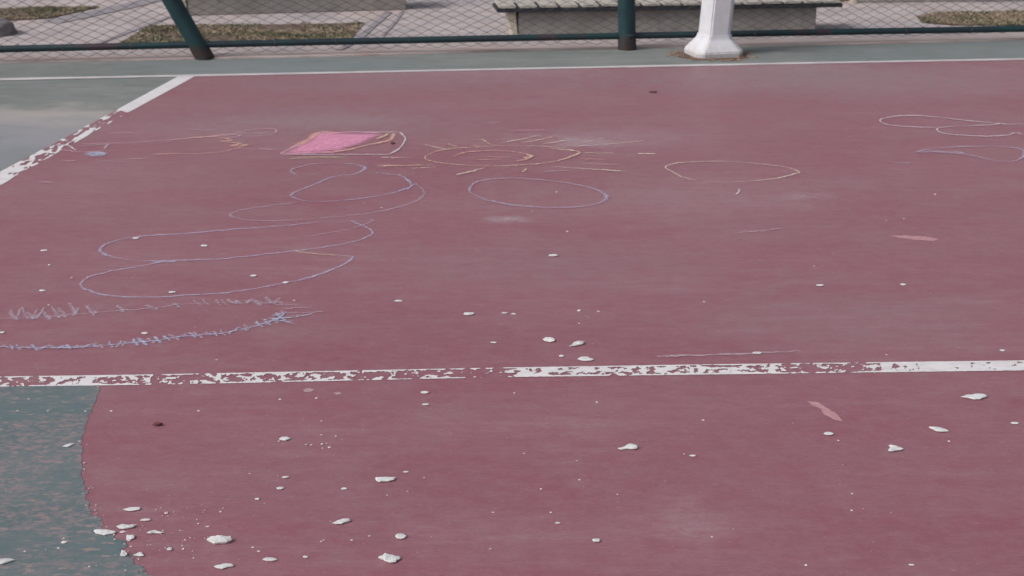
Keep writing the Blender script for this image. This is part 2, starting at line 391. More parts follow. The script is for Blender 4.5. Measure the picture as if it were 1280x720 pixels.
# near white line, worn
NT = [(-300, 475), (0, 471.2), (200, 468.4), (640, 459.8), (880, 456), (1280, 451), (1700, 445)]
NB = [(-300, 488.5), (0, 484.6), (200, 482.2), (640, 472.6), (880, 469.6), (1280, 464.3), (1700, 458)]
KEEP = [(-300, .4), (0, .40), (55, .36), (72, .72), (118, .72), (130, .34), (144, .56), (180, .56), (195, .36), (208, .44), (232, .34), (268, .44),
        (290, .50), (330, .56), (395, .56), (420, .46), (450, .42), (500, .34), (520, .40), (545, .46), (575, .34), (628, .36), (640, .66), (700, .68),
        (760, .62), (880, .60), (965, .56), (990, .40), (1020, .30), (1060, .24), (1078, .40), (1105, .62), (1150, .86), (1230, .92), (1260, .8), (1700, .8)]
def nline(u, v):
    x = -300 + 2000 * u
    return at(x, lerp_tab(NT, x) * (1 - v) + lerp_tab(NB, x) * v)
def nval(u, v):
    x = -300 + 2000 * u; k = lerp_tab(KEEP, x)
    edge_top = max(0, 1 - abs(v - .06) / .10); edge_bot = max(0, 1 - abs(v - .92) / .11)
    n = fn(x * .042, v * 1.7, 3) * .5 + 1.05 * fn(x * .105, v * 3.4, 9) + .35 * fn(x * .4, v * 8, 4)
    et = .80 * (fn(x * .02, 5.1) + .85) * edge_top; eb = .80 * (fn(x * .02, 9.7) + .72) * edge_bot
    e = (k - .5) * 1.25 - .07 - (.07 if x < 630 else 0) + n * .80 + et + eb
    wob = .025 * fn(x * .15, 2.2)
    border = min(v - .02 - abs(wob), .98 - abs(wob * 1.5) - v) * 12
    return min(e, border)
field_sheet('white_line', nline, 2400, 26, nval, M['line'], .0027, red)
# side line, worn in its middle
def pl(tab, t):
    s = t * (len(tab) - 1); i = min(int(s), len(tab) - 2); return tab[i].lerp(tab[i + 1], s - i)
def side(u, v):  return pl(SLw, u).lerp(pl(SRw, u), v)
def sval(u, v):
    y = 96 + (140.5 - 96) * u * 3 if u < 1 / 3 else (140.5 + (224 - 140.5) * (u - 1 / 3) * 3 if u < 2 / 3 else 224 + 220 * (u - 2 / 3) * 3)
    k = lerp_tab([(90, 1.4), (138, 1.4), (141, .30), (160, .36), (178, .34), (196, .38), (208, .50), (230, .85), (440, .6)], y)
    p = side(u, v)
    n = .5 * fn(p.x * 9, p.y * 3.2, 3) + 1.0 * fn(p.x * 26, p.y * 9, 8)
    e = k - .5 + n * .8 + .3 * fn(p.x * 50, p.y * 22, 1) + .25 * max(0, 1 - abs(v - .9) / .12)
    return min(e, (v - .02) * 12, (.98 - v) * 12, (u - .0005) * 400)
field_sheet('white_side_line', side, 620, 26, sval, M['line'], .0027, red)
# far line
def far(u, v):
    x = -500 + 2400 * u; p = at(x, lerp_tab(far_pts, x)); wdt = .042
    return Vector((p.x, p.y + (.5 - v) * wdt * 2 * (.85 + .25 * fn(x * .01, 1.3)), 0))
def fval(u, v):
    return min((v - .02) * 10, (.98 - v) * 10, 1.15 + 1.2 * fn(u * 60, v * 1.5, 2))
fl = field_sheet('far_white_line', far, 800, 6, fval, M['farline'], .0035, red)

# scuffs on the red paint (bare lighter patches)
def scuff(px, m, parent=red, z=.0021, jag=1.0):
    P = [Vector(a).lerp(Vector(b), k / 4) for a, b in zip(px, px[1:] + [px[0]]) for k in range(4)]
    w_ = [at(p.x + random.uniform(-jag, jag), p.y + random.uniform(-.25, .25) * jag) for p in P]
    return struct(poly_sheet('scuff_mark', None, z, m, parent, [(p.x, p.y) for p in w_]))
random.seed(2)
scuff([(1008, 502), (1022, 503.5), (1034, 511), (1046, 518), (1054, 528), (1044, 526), (1030, 519), (1026, 512), (1014, 507)], M['scuff'])
scuff([(1110, 295.2), (1130, 294.8), (1158, 296.4), (1174, 299.6), (1168, 301.8), (1146, 300.8), (1124, 298)], M['scuff'])
scuff([(378, 488), (385, 486), (393, 487.5), (390, 490.5), (381, 490.5)], M['gscuff'])
scuff([(417, 492), (424, 490.5), (428, 493), (421, 494.5)], M['gscuff'])

# ------------------------------------------------------------------ court edging and things beyond
bm = bmesh.new()
inner = [Vector((p.x, p.y + .005, 0)) for p in EW]; outer = [Vector((p.x + .01, p.y + .20, 0)) for p in EW]
for i in range(len(EW) - 1):
    a, b, c, d_ = inner[i], inner[i + 1], outer[i + 1], outer[i]
    n = 12
    for k in range(n):
        s0, s1 = k / n, (k + 1) / n
        q = [a.lerp(b, s0), a.lerp(b, s1), d_.lerp(c, s1), d_.lerp(c, s0)]
        hgt = .012
        vt = [bm.verts.new((p.x, p.y + (0 if j > 1 else -.010 * fn(p.x * 3, 4.4)), hgt)) for j, p in enumerate(q)]
        vl = [bm.verts.new((v.co.x, v.co.y, -.05)) for v in vt]
        bm.faces.new(vt); bm.faces.new((vl[0], vl[1], vt[1], vt[0])); bm.faces.new((vl[2], vl[3], vt[3], vt[2]))
bmesh.ops.remove_doubles(bm, verts=bm.verts[:], dist=.0005)
bmesh.ops.recalc_face_normals(bm, faces=bm.faces[:])
struct(bm_obj('concrete_edging', bm, M['kerb']))
def strip(name, pts, wd, m, z0=-.04, z1=-.024):
    bm = bmesh.new(); W = [at(x, y, z1) for x, y in pts]; prev = None
    for i, p in enumerate(W):
        dr = (W[min(i + 1, len(W) - 1)] - W[max(i - 1, 0)]).normalized(); nrm = Vector((-dr.y, dr.x, 0)) * wd / 2
        r = [bm.verts.new((p + nrm).to_tuple()), bm.verts.new((p - nrm).to_tuple()), bm.verts.new(((p - nrm).x, (p - nrm).y, z0)), bm.verts.new(((p + nrm).x, (p + nrm).y, z0))]
        if prev:
            for k in range(4): bm.faces.new((prev[k], prev[(k + 1) % 4], r[(k + 1) % 4], r[k]))
        else: bm.faces.new(r)
        prev = r
    bm.faces.new(prev[::-1]); bmesh.ops.recalc_face_normals(bm, faces=bm.faces[:])
    return struct(bm_obj(name, bm, m))
strip('path_kerb', [(232, 13.5), (205, 23), (160, 40), (118, 56)], .05, M['edging'])
strip('path_kerb', [(486, 15), (466, 32), (447, 50), (424, 62)], .06, M['edging'])
strip('path_kerb', [(206, -4), (150, 9.5), (62, 28)], .22, M['edging'])
strip('path_kerb', [(503, 15), (490, 32), (478, 44)], .03, M['edging'])

# grass: dry patches
def grass(px, label, nblade, seed, tall=.018):
    random.seed(seed)
    W = [at(x, y, -.03) for x, y in px]
    x0, x1 = min(p.x for p in W), max(p.x for p in W); y0, y1 = min(p.y for p in W), max(p.y for p in W)
    def inside(x, y):
        c = False; j = len(W) - 1
        for i in range(len(W)):
            if (W[i].y > y) != (W[j].y > y) and x < (W[j].x - W[i].x) * (y - W[i].y) / (W[j].y - W[i].y) + W[i].x: c = not c
            j = i
        return c
    V, Fc, mi = [], [], []
    # soil sheet
    n0 = len(W)
    for p in W: V.append((p.x, p.y, -.024))
    Fc.append(list(range(n0))); mi.append(2)
    k = 0
    while k < nblade:
        x, y = random.uniform(x0, x1), random.uniform(y0, y1)
        ex = .05 * fn(x * 4, y * 4, 7)
        if not inside(x + ex, y + ex): continue
        k += 1
        dn = fn(x * 1.6, y * 1.6, seed)
        if random.random() > .75 + dn * 1.4: continue
        h = tall * random.uniform(.4, 1.2); a = random.uniform(0, 6.28); wd = random.uniform(.003, .008); ln = h * random.uniform(.3, 2.2); b_ = random.uniform(0, 6.28)
        i = len(V); dx, dy = math.cos(a) * wd, math.sin(a) * wd; lx, ly = math.cos(b_) * ln, math.sin(b_) * ln
        V += [(x - dx, y - dy, -.026), (x + dx, y + dy, -.026), (x + lx * .5 + dx * .6, y + ly * .5 + dy * .6, -.026 + h * .8), (x + lx, y + ly, -.026 + h)]
        Fc += [[i, i + 1, i + 2], [i, i + 2, i + 3]]
        q = 0 if fn(x * 2.2, y * 3.5, seed + 4) + random.uniform(-.25, .25) > .05 else 1
        mi += [q, q]
    me = bpy.data.meshes.new('dry_grass'); me.from_pydata(V, [], Fc); me.update()
    for q in ('blade_g', 'blade_d', 'soil'): me.materials.append(M[q])
    for p, q in zip(me.polygons, mi): p.material_index = q
    o = link('dry_grass', me); tag(o, label, 'grass', kind='stuff'); return o
grass([(150, 55.5), (165, 46), (188, 33.5), (300, 32), (456, 29.2), (447, 39), (438, 51)], 'long strip of dry brownish green grass beyond the fence, behind the leaning post', 17000, 1)
grass([(-90, 22), (-60, 12), (0, 11), (60, 10), (124, 9.6), (96, 16), (62, 23.5), (20, 25.5), (-30, 30)], 'small patch of dry grass at the far left beside the grey stone', 9000, 2)
grass([(1146, 22), (1160, 17.5), (1190, 16.2), (1290, 14.5), (1420, 13), (1420, 31), (1280, 32.5), (1190, 32), (1152, 29)], 'patch of straw coloured dry grass to the right of the slatted bench', 11000, 3)
grass([(690, -4), (700, -14), (880, -18), (1040, -10), (1060, 1.5), (1040, 2.5), (900, 0)], 'strip of green grass behind the slatted bench', 9000, 4, .05)

# low dark plants behind the bench
random.seed(11)
def bush(px, py, label, n=300, rad=.27):
    c = at(px, py, -.02); V, Fc = [], []
    for i in range(n):
        a, b_ = random.uniform(0, 6.28), random.random() ** .5
        p = c + Vector((math.cos(a) * b_ * rad * .85, math.sin(a) * b_ * rad * .35 + .12, random.uniform(0, 1) * rad * (1.1 - b_ * .7)))
        s = random.uniform(.012, .024); u = Vector((random.uniform(-1, 1), random.uniform(-1, 1), random.uniform(-.4, .6))).normalized() * s
        v = u.cross(Vector((random.uniform(-.5, .5), random.uniform(-.5, .5), 1))).normalized() * s * .5
        k = len(V); V += [p - u, p + v, p + u, p - v]; Fc.append([k, k + 1, k + 2, k + 3])
    o = pydata('low_shrub', V, Fc, M['ivy']); tag(o, label, 'shrub', 'low dark shrubs behind the slatted bench')
    st = bmesh.new(); tube(st, [c, c + Vector((0, 0, rad * .6))], .01, 6); bm_obj('stem', st, M['soil'], o)
    return o
bush(742, 34, 'dark green leaves just left of the fence post, behind the bench slats')
bush(806, 33, 'dark green leaves just right of the fence post, behind the bench slats')
bush(858, 33, 'dark green leaves against the left side of the white pole, behind the bench')

# ------------------------------------------------------------------ benches
def bench(name, gl, gr, depth, hgt, label, over_l, over_r, nsl, seed):
    A, B = at(*gl, -.03), at(*gr, -.03); A.z = B.z = -.03
    L = (B - A).length; ang = math.atan2(B.y - A.y, B.x - A.x)
    root = empty(name, A, ang); tag(root, label, 'bench', 'low concrete benches beyond the fence')
    b1 = bmesh.new(); box(b1, .045, L, 0, depth, 0, hgt - .03); bm_obj('base', b1, M['bench'], root, .006)
    b2 = bmesh.new(); 
    vs = [(-.035, -.003), (.045, -.003), (.045, depth), (-.035, depth)]
    box(b2, -.0, .043, -.004, depth - .004, 0, hgt - .031)
    for v in b2.verts:
        if v.co.z > .1 and v.co.x < .02: v.co.x -= .045
        elif v.co.z > .1: v.co.x -= .02
    bm_obj('end_panel', b2, M['benchedge'], root, .004)
    b3 = bmesh.new(); box(b3, -over_l, L + over_r, -.05, depth + .05, hgt - .029, hgt + .002); bm_obj('frame', b3, M['slab'], root, .004)
    pitch = (L + over_l + over_r) / nsl; random.seed(seed)
    for i in range(nsl):
        s = bmesh.new(); x = -over_l + i * pitch
        dz = random.uniform(-.002, .003)
        box(s, x + .017, x + pitch - .017, -.052 + random.uniform(-.004, .004), depth + .052, hgt + .004 + dz, hgt + .024 + dz)
        bm_obj('slat', s, M['slat'], root, .003)
    return root
bench('slatted_bench', (641, 46.5), (1019, 39.5), .26, .232, 'low grey bench with pale top slats behind the fence, right of centre', .13, .2, 17, 3)
bench('slatted_bench', (229, 20), (508, 12.2), .34, .30, 'low grey bench further back, seen behind the leaning fence post', .1, .1, 15, 4)
bench('slatted_bench', (1066, 3.6), (1420, .2), .3, .28, 'low grey bench in the far right corner, only its foot showing', .1, .1, 15, 6)

# grey stone at the left edge
bm = bmesh.new(); bmesh.ops.create_icosphere(bm, subdivisions=4, radius=1)
c = at(-14, 43, -.03)
for v in bm.verts:
    n = v.co.normalized(); k = 1 + .16 * fn(n.x * 1.5, n.y * 1.5, n.z * 1.5 + 3) + .03 * fn(n.x * 7, n.y * 7, n.z * 7)
    v.co = Vector((n.x * .215 * k, n.y * .20 * k, max(-.02, n.z * .165 * k if n.z < .55 else (.55 + (n.z - .55) * .5) * .165 * k)))
o = bm_obj('grey_stone', bm, M['rock'], None, 0, True); o.location = c; tag(o, 'rounded grey stone at the far left edge, behind the fence', 'stone')

# ------------------------------------------------------------------ fence
G0, G1 = at(0, 77, .012), at(1280, 48.5, .012)
fd = (G1 - G0).normalized(); fnm = Vector((-fd.y, fd.x, 0))
fence = empty('chain_link_fence', G0, math.atan2(fd.y, fd.x)); tag(fence, 'dark green chain link fence running along the back of the court', 'fence')
INV = (Matrix.Translation(G0) @ Matrix.Rotation(math.atan2(fd.y, fd.x), 4, 'Z')).inverted()
def fl_(px, py): p = INV @ on_plane(px, py, G0, fnm); return p.x, p.z
def post(base_, top_, hh, r, label):
    (s0, _), (s1, z1) = fl_(*base_), fl_(*top_)
    k = (s1 - s0) / z1
    bm = bmesh.new()
    pts = [(s0 + k * z, 0, z) for z in (-.03, .0, .1, .3, .6, 1.0, hh)]
    tube(bm, pts, [r * 1.06, r * 1.06, r, r, r, r, r], 20)
    o = bm_obj('post', bm, M['steel'], fence, 0, True)
    o['label'] = label; return o, s0, k
p1, sA, kA = post((255.5, 72), (214.5, 0), 1.25, .064, 'dark green fence post leaning to the left')
p2, sB, kB = post((784, 57.5), (783, 0), 1.75, .066, 'upright dark green fence post with a rusty foot')
sL, _ = fl_(0, 77); sR, _ = fl_(1280, 48)
_, rz0 = fl_(0, 61.4); _, rzm = fl_(640, 47.6); _, rz1 = fl_(1280, 36)
sM, _ = fl_(640, 62.7)
def rail_z(s):
    a, b_, c_ = rz0, rzm, rz1; t = s / sR
    return a * 2 * (t - .5) * (t - 1) - b_ * 4 * t * (t - 1) + c_ * 2 * t * (t - .5) if 0 <= t <= 1 else (a if t < 0 else c_)
bm = bmesh.new(); tube(bm, [(s, .0, rail_z(s)) for s in [-5 + i * .35 for i in range(int((sR + 10) / .35))]], .0245, 12); bm_obj('bottom_rail', bm, M['rail'], fence, 0, True)
bm = bmesh.new(); tube(bm, [(-5, 0, 1.22), (sA, 0, 1.22), (sB, 0, 1.22), (sR + 5, 0, 1.22)], .0205, 12); bm_obj('top_rail', bm, M['rail'], fence, 0, True)
for s in (sB, ):
    bm = bmesh.new(); tube(bm, [(s, 0, rail_z(s) - .012), (s, 0, rail_z(s) + .02)], .0668, 20); bm_obj('collar', bm, M['steel'], fence, 0, True)
# wire ties holding the mesh to the rail
random.seed(19); tie = bmesh.new(); tube(tie, [(-.004, 0, 0), (.004, 0, 0)], .0285, 10)
tme = None
s = -2.2
while s < sR + 2.5:
    if tme is None: o = bm_obj('wire_tie', tie, M['wire'], fence); tme = o.data
    else: o = link('wire_tie', tme, None, fence)
    o.location = (s, 0, rail_z(s)); o.rotation_euler = (0, random.uniform(-.4, .4), 0); s += random.uniform(.42, .62)
# chain link wires: each a zigzag hooked into its neighbours
cwid, chgt, wr = .0595, .054, .0021
V, Fc = [], []
random.seed(8)
nw = int((sR + 8) / cwid)
def warp(s, z): return .018 * fn(s * .9, z * 2.2, 1) , .010 * fn(s * .8, z * 1.4, 6) 
for i in range(nw):
    s0 = -4 + i * cwid
    zb = .014 + .03 * max(0, min(1, s0 / sR)) + random.uniform(0, .01); z = zb; k = 0; prev = None
    zend = 1.24
    while z < zend:
        sx = s0 + (cwid / 2 if (k + i) % 2 else -cwid / 2) * 1.02 + random.uniform(-.003, .003)
        zz = .014 + k * chgt / 2
        dx, dz = warp(sx, zz)
        yy = .005 if (k + i) % 2 else -.005
        p = Vector((sx + dx, yy, max(zz, zb * .6) + dz + .02 * max(0, min(1, s0 / sR))))
        b0 = len(V)
        V += [p + Vector((0, -wr, 0)), p + Vector((0, wr, -wr * .8)), p + Vector((0, wr, wr * .8)), ]
        if prev is not None:
            for q in range(3): Fc.append([prev + q, prev + (q + 1) % 3, b0 + (q + 1) % 3, b0 + q])
        prev = b0; k += 1; z = zz + chgt / 2
o = pydata('wire_mesh', V, Fc, M['wire'], fence); o['kind'] = 'stuff'

# ------------------------------------------------------------------ white pole
pc = at(894.5, 72); s_ = ppm(74)
pole = empty('white_pole', (pc.x, pc.y + .12, .004), 0)
tag(pole, 'thick white painted pole with a flared foot standing on the green margin', 'pole')
def ring(bm, hx, hy, ch, z, ox=0, rot=R(14)):
    pts = [(-hx + ch, -hy), (hx - ch, -hy), (hx, -hy + ch), (hx, hy - ch), (hx - ch, hy), (-hx + ch, hy), (-hx, hy - ch), (-hx, -hy + ch)]
    c_, s2 = math.cos(rot), math.sin(rot)
    return [bm.verts.new((x * c_ - y * s2 + ox, x * s2 + y * c_, z)) for x, y in pts]
def loft(bm, rings):
    for A, B in zip(rings, rings[1:]):
        for k in range(len(A)): bm.faces.new((A[k], A[(k + 1) % len(A)], B[(k + 1) % len(A)], B[k]))
    bm.faces.new(rings[0][::-1]); bm.faces.new(rings[-1])
bm = bmesh.new()
loft(bm, [ring(bm, .180, .160, .045, -.01), ring(bm, .186, .165, .045, .035), ring(bm, .112, .108, .035, .125, .0), ring(bm, .108, .104, .035, .155, .002)])
bm_obj('foot', bm, M['pole'], pole, .006)
bm = bmesh.new()
loft(bm, [ring(bm, .102, .1, .034, z, .0 + (z - .13) * .06) for z in (.14, .3, .8, 1.6, 2.6)])
bm_obj('shaft', bm, M['pole'], pole, .008)
# soil gap round the foot
random.seed(21)
bm = bmesh.new(); ctr = Vector((pole.location.x - .02, pole.location.y - .03, .0))
pp = []
for i in range(48):
    a = i / 48 * 6.283; rx = .235 + .05 * fn(math.cos(a) * 2, math.sin(a) * 2, 4) + random.uniform(-.01, .01); 
    pp.append((ctr.x + math.cos(a) * rx * 1.12, ctr.y + math.sin(a) * rx * .95))
struct(poly_sheet('soil_gap', None, .0042, M['soil'], court, pp))
V, Fc = [], []
for i in range(130):
    a = random.uniform(0, 6.28); r_ = random.uniform(.19, .30)
    p = Vector((ctr.x + math.cos(a) * r_ * 1.15, ctr.y + math.sin(a) * r_ * .9, .005)); s = random.uniform(.004, .016)
    k = len(V)
    V += [p + Vector((-s, -s * .5, 0)), p + Vector((s, -s * .7, 0)), p + Vector((s * .2, s, 0)), p + Vector((random.uniform(-.5, .5) * s, 0, s * .8))]
    Fc += [[k, k + 1, k + 3], [k + 1, k + 2, k + 3], [k + 2, k, k + 3]]
o = pydata('crumbled_debris', V, Fc, plain('brown_crumbs', (.16, .09, .06), (.32, .22, .17), 14)); tag(o, 'brown crumbs and dead leaf bits scattered round the foot of the white pole', 'debris', kind='stuff')

# ------------------------------------------------------------------ chalk drawings
CHZ = [.0040]
def ribbon(pts, wd, m, name, parent, sm=True, z=None, taper=True):
    P = [Vector(p) for p in pts]
    P = spline(P, 8) if sm else [P[0].lerp(P[-1], i / 6) for i in range(7)]
    W = []
    for p in P:
        q = at(p.x, p.y); q.x += .004 * fn(p.x * .3, p.y * .3); q.y += .009 * fn(p.x * .2, p.y * .2, 5); W.append(q)
    if z is None: CHZ[0] += .00002; z = CHZ[0]
    V, Fc, UV = [], [], []
    n = len(W)
    for i, p in enumerate(W):
        dr = (W[min(i + 1, n - 1)] - W[max(i - 1, 0)]); dr.z = 0; dr.normalize(); nr = Vector((-dr.y, dr.x, 0))
        k = wd / 2 * (.85 + .8 * fn(p.x * 5, p.y * 5, 2)) * (1 if not taper else min(1, .45 + min(i, n - 1 - i) * .3))
        V += [(p.x + nr.x * k, p.y + nr.y * k, z), (p.x - nr.x * k, p.y - nr.y * k, z)]; UV += [(i, 1), (i, -1)]
        if i: a = 2 * i; Fc.append([a - 2, a - 1, a + 1, a])
    me = bpy.data.meshes.new(name); me.from_pydata([(x, y, zz - z) for x, y, zz in V] if False else V, [], Fc); me.update()
    uv = me.uv_layers.new(name='UVMap')
    for lp in me.loops: uv.data[lp.index].uv = UV[lp.vertex_index]
    o = link(name, me, m)
    if parent: o.parent = parent
    return o
def drawing(name, label, strokes, group=None):
    """strokes: (points, width, chalk, part name)"""
    if len(strokes) == 1:
        p, wd, c_, nm = strokes[0]; o = ribbon(p, wd, CH[c_], name, None); return tag(o, label, 'chalk drawing', group)
    root = empty(name, (0, 0, 0)); tag(root, label, 'chalk drawing', group)
    for p, wd, c_, nm in strokes: ribbon(p, wd, CH[c_], nm, root)
    p = strokes[0][0][0]; b_ = at(*p)
    root.location = (b_.x, b_.y, 0)
    for ch in root.children: ch.location = (-b_.x, -b_.y, 0)
    return root
def blot(px, m, name, parent, z=None):
    P = spline(px + [px[0]], 6)[:-1]; V = []
    cx = sum(p.x for p in P) / len(P); cy = sum(p.y for p in P) / len(P)
    if z is None: CHZ[0] += .00002; z = CHZ[0]
    me = bpy.data.meshes.new(name); n = len(P); V, UV, Fc = [], [], []
    for sc, u in ((0, 0), (.72, .2), (1.06, 1)):
        for p in P:
            q = at(cx + (p.x - cx) * sc + random.uniform(-.8, .8) * sc, cy + (p.y - cy) * sc); V.append((q.x, q.y, z)); UV.append((0, u))
    for r_ in range(2):
        for i in range(n):
            j = (i + 1) % n
            Fc.append([r_ * n + i, r_ * n + j, (r_ + 1) * n + j, (r_ + 1) * n + i])
    me.from_pydata(V, [], Fc); me.update(); uv = me.uv_layers.new(name='UVMap')
    for lp in me.loops: uv.data[lp.index].uv = UV[lp.vertex_index]
    o = link(name, me, m)
    if parent: o.parent = parent; o.location = (-parent.location.x, -parent.location.y, 0)
    return o
W1 = .0185
drawing('chalk_squiggle', 'long looping lavender blue chalk squiggle winding over the left of the red court', [
    ([(376, 221), (366, 217), (364, 213), (373, 210), (390, 206), (418, 204.5), (446, 206.5), (456, 211.5), (444, 218), (427, 220), (410, 224), (387, 234), (366, 242.5), (366, 247), (382, 252),
      (404, 252.8), (438, 250.6), (477, 245), (503, 238.5), (515, 232), (509, 224.5), (500, 220.5), (469, 216.6)], W1 * 1.15, 'blue', 'upper_loop'),
    ([(517, 228), (529, 239), (528.5, 246), (514, 255), (477, 265), (432, 270.8), (376, 275.6), (334, 277.2), (308, 275.5), (292, 272.5), (288, 268.5), (296, 265), (312, 261.5), (345, 257), (372, 254.5)], W1, 'bluef', 'second_loop'),
    ([(438, 276.5), (458, 285), (465.5, 292), (455, 299), (435, 304.6), (391, 312), (335, 318.5), (280, 324.6), (240, 326), (194, 327.4), (165, 326), (143, 323), (126, 316), (128, 309), (144, 302),
      (167, 297.5), (194, 295), (236, 292.6), (278, 288.8), (320, 285.5), (362, 282.5), (400, 278.5)], W1 * 1.05, 'blue', 'third_loop'),
    ([(442, 321), (436, 328), (413, 339), (383, 349), (355, 355), (316, 362.2), (280, 367.2), (245, 369.5), (194, 372.4), (153, 372), (122, 368.2), (105, 361.4), (101, 355.4), (111, 347.5), (139, 340),
      (172, 334.4), (196, 329.4), (222, 326.4)], W1 * 1.05, 'blue', 'lowest_loop'),
    ([(385, 296.5), (410, 292), (436, 287.5), (458, 280.5), (466, 276.5), (460, 274)], W1 * .8, 'bluef', 'stroke'),
    ([(368, 315.5), (395, 318), (421, 320)], W1 * .7, 'yellow', 'stroke'),
    ([(421, 320), (440, 321.5)], W1 * .7, 'bluef', 'stroke'),
    ([(497, 219), (508, 225), (514, 233), (509, 237.5)], W1 * 1.5, 'sky', 'stroke'),
    ([(499, 240), (511, 235), (521, 230)], W1 * 1.2, 'sky', 'stroke'),
    ([(190, 330), (205, 328), (222, 328.5)], W1 * 1.2, 'bluef', 'stroke')])
# fringed curve
random.seed(31)
fr_top = [(-60, 401), (0, 399.6), (25, 399.2), (60, 397.5), (93, 393.9), (140, 390.2), (194, 386), (222, 382), (250, 380.4), (285, 379), (310, 377.2), (346, 381.5), (378, 381.6)]
fr_bot = [(-60, 433), (0, 434.8), (40, 435.8), (83, 435.6), (120, 433.6), (155, 430.8), (194, 427), (222, 422.4), (250, 419.6), (281, 417.4), (308, 411.4), (335, 404.4), (350, 399), (370, 397), (391, 393.3)]
st = [(fr_top, W1 * .55, 'bluef', 'upper_line'), (fr_bot, W1 * 1.0, 'sky', 'lower_line')]
def tick(x, y, dx, dy, c_='bluef', wd=.9): 
    st.append(([(x - dx / 2, y - dy / 2), (x + random.uniform(-1, 1), y), (x + dx / 2, y + dy / 2)], W1 * wd, c_, 'fringe_mark'))
for x, dx, dy, oy in ((17, 8, 13, -4), (24, -6, 15, -6), (31, 7, 15, -6), (38, 7, 10, -3), (44, -7, 14, -4), (52, -10, 15, -6), (58, 9, 13, -3), (70, 10, 14, -5), (78, 9, 13, -4), (91, 11, 15, -7), (95, -5, 10, -3),
                      (113, 9, 12, -3), (119, 3, 5, -1), (151, 7, 9, -2), (190, 14, 6, -1), (220, 8, 6, 1), (247, 12, 7, -1), (258, 10, 6, -1), (272, 7, 7, 0), (280, 8, 7, 0), (290, 10, 6, 0), (299, 9, 6, 1),
                      (312, -8, 6, 0), (322, 8, 7, 1), (336, 6, 8, -4), (346, -7, 8, -4), (352, 8, 5, -1)):
    tick(x, lerp_tab(fr_top, x) + oy, dx, dy, 'bluef', 1.25)
for i in range(34):
    x = 2 + i * 10.3 + random.uniform(-3, 3)
    tick(x, lerp_tab(fr_bot, x), random.choice((-1, 1, 1, 1)) * random.uniform(4, 13), random.uniform(4, 9), 'sky' if i % 3 else 'bluef', 1.0)
for p in ([(345, 392), (352, 399), (360, 404)], [(340, 397), (352, 393.5), (362, 392)], [(346, 401), (354, 394), (350, 390)], [(350, 401.5), (368, 407)], [(352, 388), (375, 386.5), (392, 386.5)], [(356, 393), (385, 392), (405, 391)],
          [(340, 399), (352, 403), (366, 403.5)], [(362, 396), (393, 395)]):
    st.append((p, W1 * .8, 'sky' if p[0][0] < 351 else 'bluef', 'fringe_mark'))
drawing('chalk_fringed_curve', 'long blue chalk curve fringed with short hairy marks, above the worn white line at left', st)
# pastel scribble near side line
drawing('chalk_scribble', 'faint pink and orange chalk scribble running right from the worn side line', [
    ([(98, 181.4), (140, 180), (180, 178.4), (202, 177)], W1 * .9, 'pink', 'stroke'),
    ([(100, 184), (150, 180.6), (200, 180), (215, 177)], W1 * .8, 'bluef', 'stroke'),
    ([(202, 177), (253, 172.8), (281, 169.6), (318, 163.2), (337, 162), (345, 163.2), (344, 167), (332, 170.5), (295, 171)], W1, 'pink', 'stroke'),
    ([(230, 174), (262, 171.5), (285, 170)], W1 * 1.3, 'orange', 'stroke'),
    ([(192, 194.6), (219, 193.2), (253, 193), (281, 190.5), (298, 185.8), (311, 182)], W1 * 1.2, 'orange', 'stroke'),
    ([(270, 172), (290, 176), (276, 178), (300, 180), (288, 183.5), (310, 182)], W1 * 1.4, 'orange', 'stroke'),
    ([(262, 173), (282, 169), (300, 171), (280, 174)], W1 * 1.8, 'pink', 'stroke'),
    ([(278, 172), (296, 168.5), (312, 167.8), (340, 168)], W1 * 1.5, 'bluef', 'stroke'),
    ([(76, 188), (96, 191), (126, 190), (150, 190)], W1 * .8, 'pink', 'stroke'),
    ([(136, 181), (133, 184), (131, 187.6)], W1 * 1.2, 'faint', 'stroke'),
    ([(60, 184), (79, 182.2), (88, 184), (95, 189.4)], W1 * 1.2, 'white', 'stroke'),
    ([(98, 174), (84, 181)], W1 * 1.2, 'white', 'stroke'),
    ([(230, 163.6), (270, 163)], W1 * .8, 'bluef', 'stroke'), ([(135, 167.8), (174, 166.6)], W1 * .8, 'pink', 'stroke')])
b_ = blot([(104, 193.5), (112, 191), (124, 190.4), (134, 192), (133, 195), (122, 197), (110, 196.4)], CH['sky'], 'chalk_smear', None); tag(b_, 'short sky blue chalk smear just right of the worn side line', 'chalk mark')
for p, c_, lab in (([(76, 202), (96, 202.3)], 'pink', 'short pink chalk dash near the side line, below the blue smear'), ([(121, 201.5), (157, 203.9)], 'bluef', 'faint lavender chalk dash below right of the blue smear'),
                   ([(160, 199.5), (181, 199.6)], 'pink', 'faint pink chalk dash under the pastel scribble'), ([(49, 229), (67.5, 229)], 'faint', 'thin white chalk dash alone below the side line'),
                   ([(324, 187), (346, 188.6)], 'pink', 'short pink chalk dash touching the left tip of the pink patch'),
                   ([(920, 292), (952, 290), (979, 286)], 'faint', 'pale grey chalk streak lying right of centre, below the yellow circle'), ([(1115, 203), (1128, 205), (1140, 204.8)], 'faint', 'small white chalk tick left of the blue fish shape'),
                   ([(924, 238), (923.5, 241), (920, 244)], 'white', 'tiny upright white chalk tick under the yellow circle'), ([(820, 447.5), (860, 446.5), (909, 445), (945, 443.4), (1001, 440.4)], 'faint', 'long thin white chalk scratch just above the worn white line, right of centre'),
                   ([(610, 154.7), (628, 153.4)], 'faint', 'short grey chalk dash above the chalk sun'), ([(641, 164.4), (685, 163.8)], 'pink', 'faint pink chalk dash over the chalk sun')):
    o = ribbon(p, W1 * (.9 if c_ != 'pink' else 1.2), CH[c_], 'chalk_dash', None); tag(o, lab, 'chalk mark')
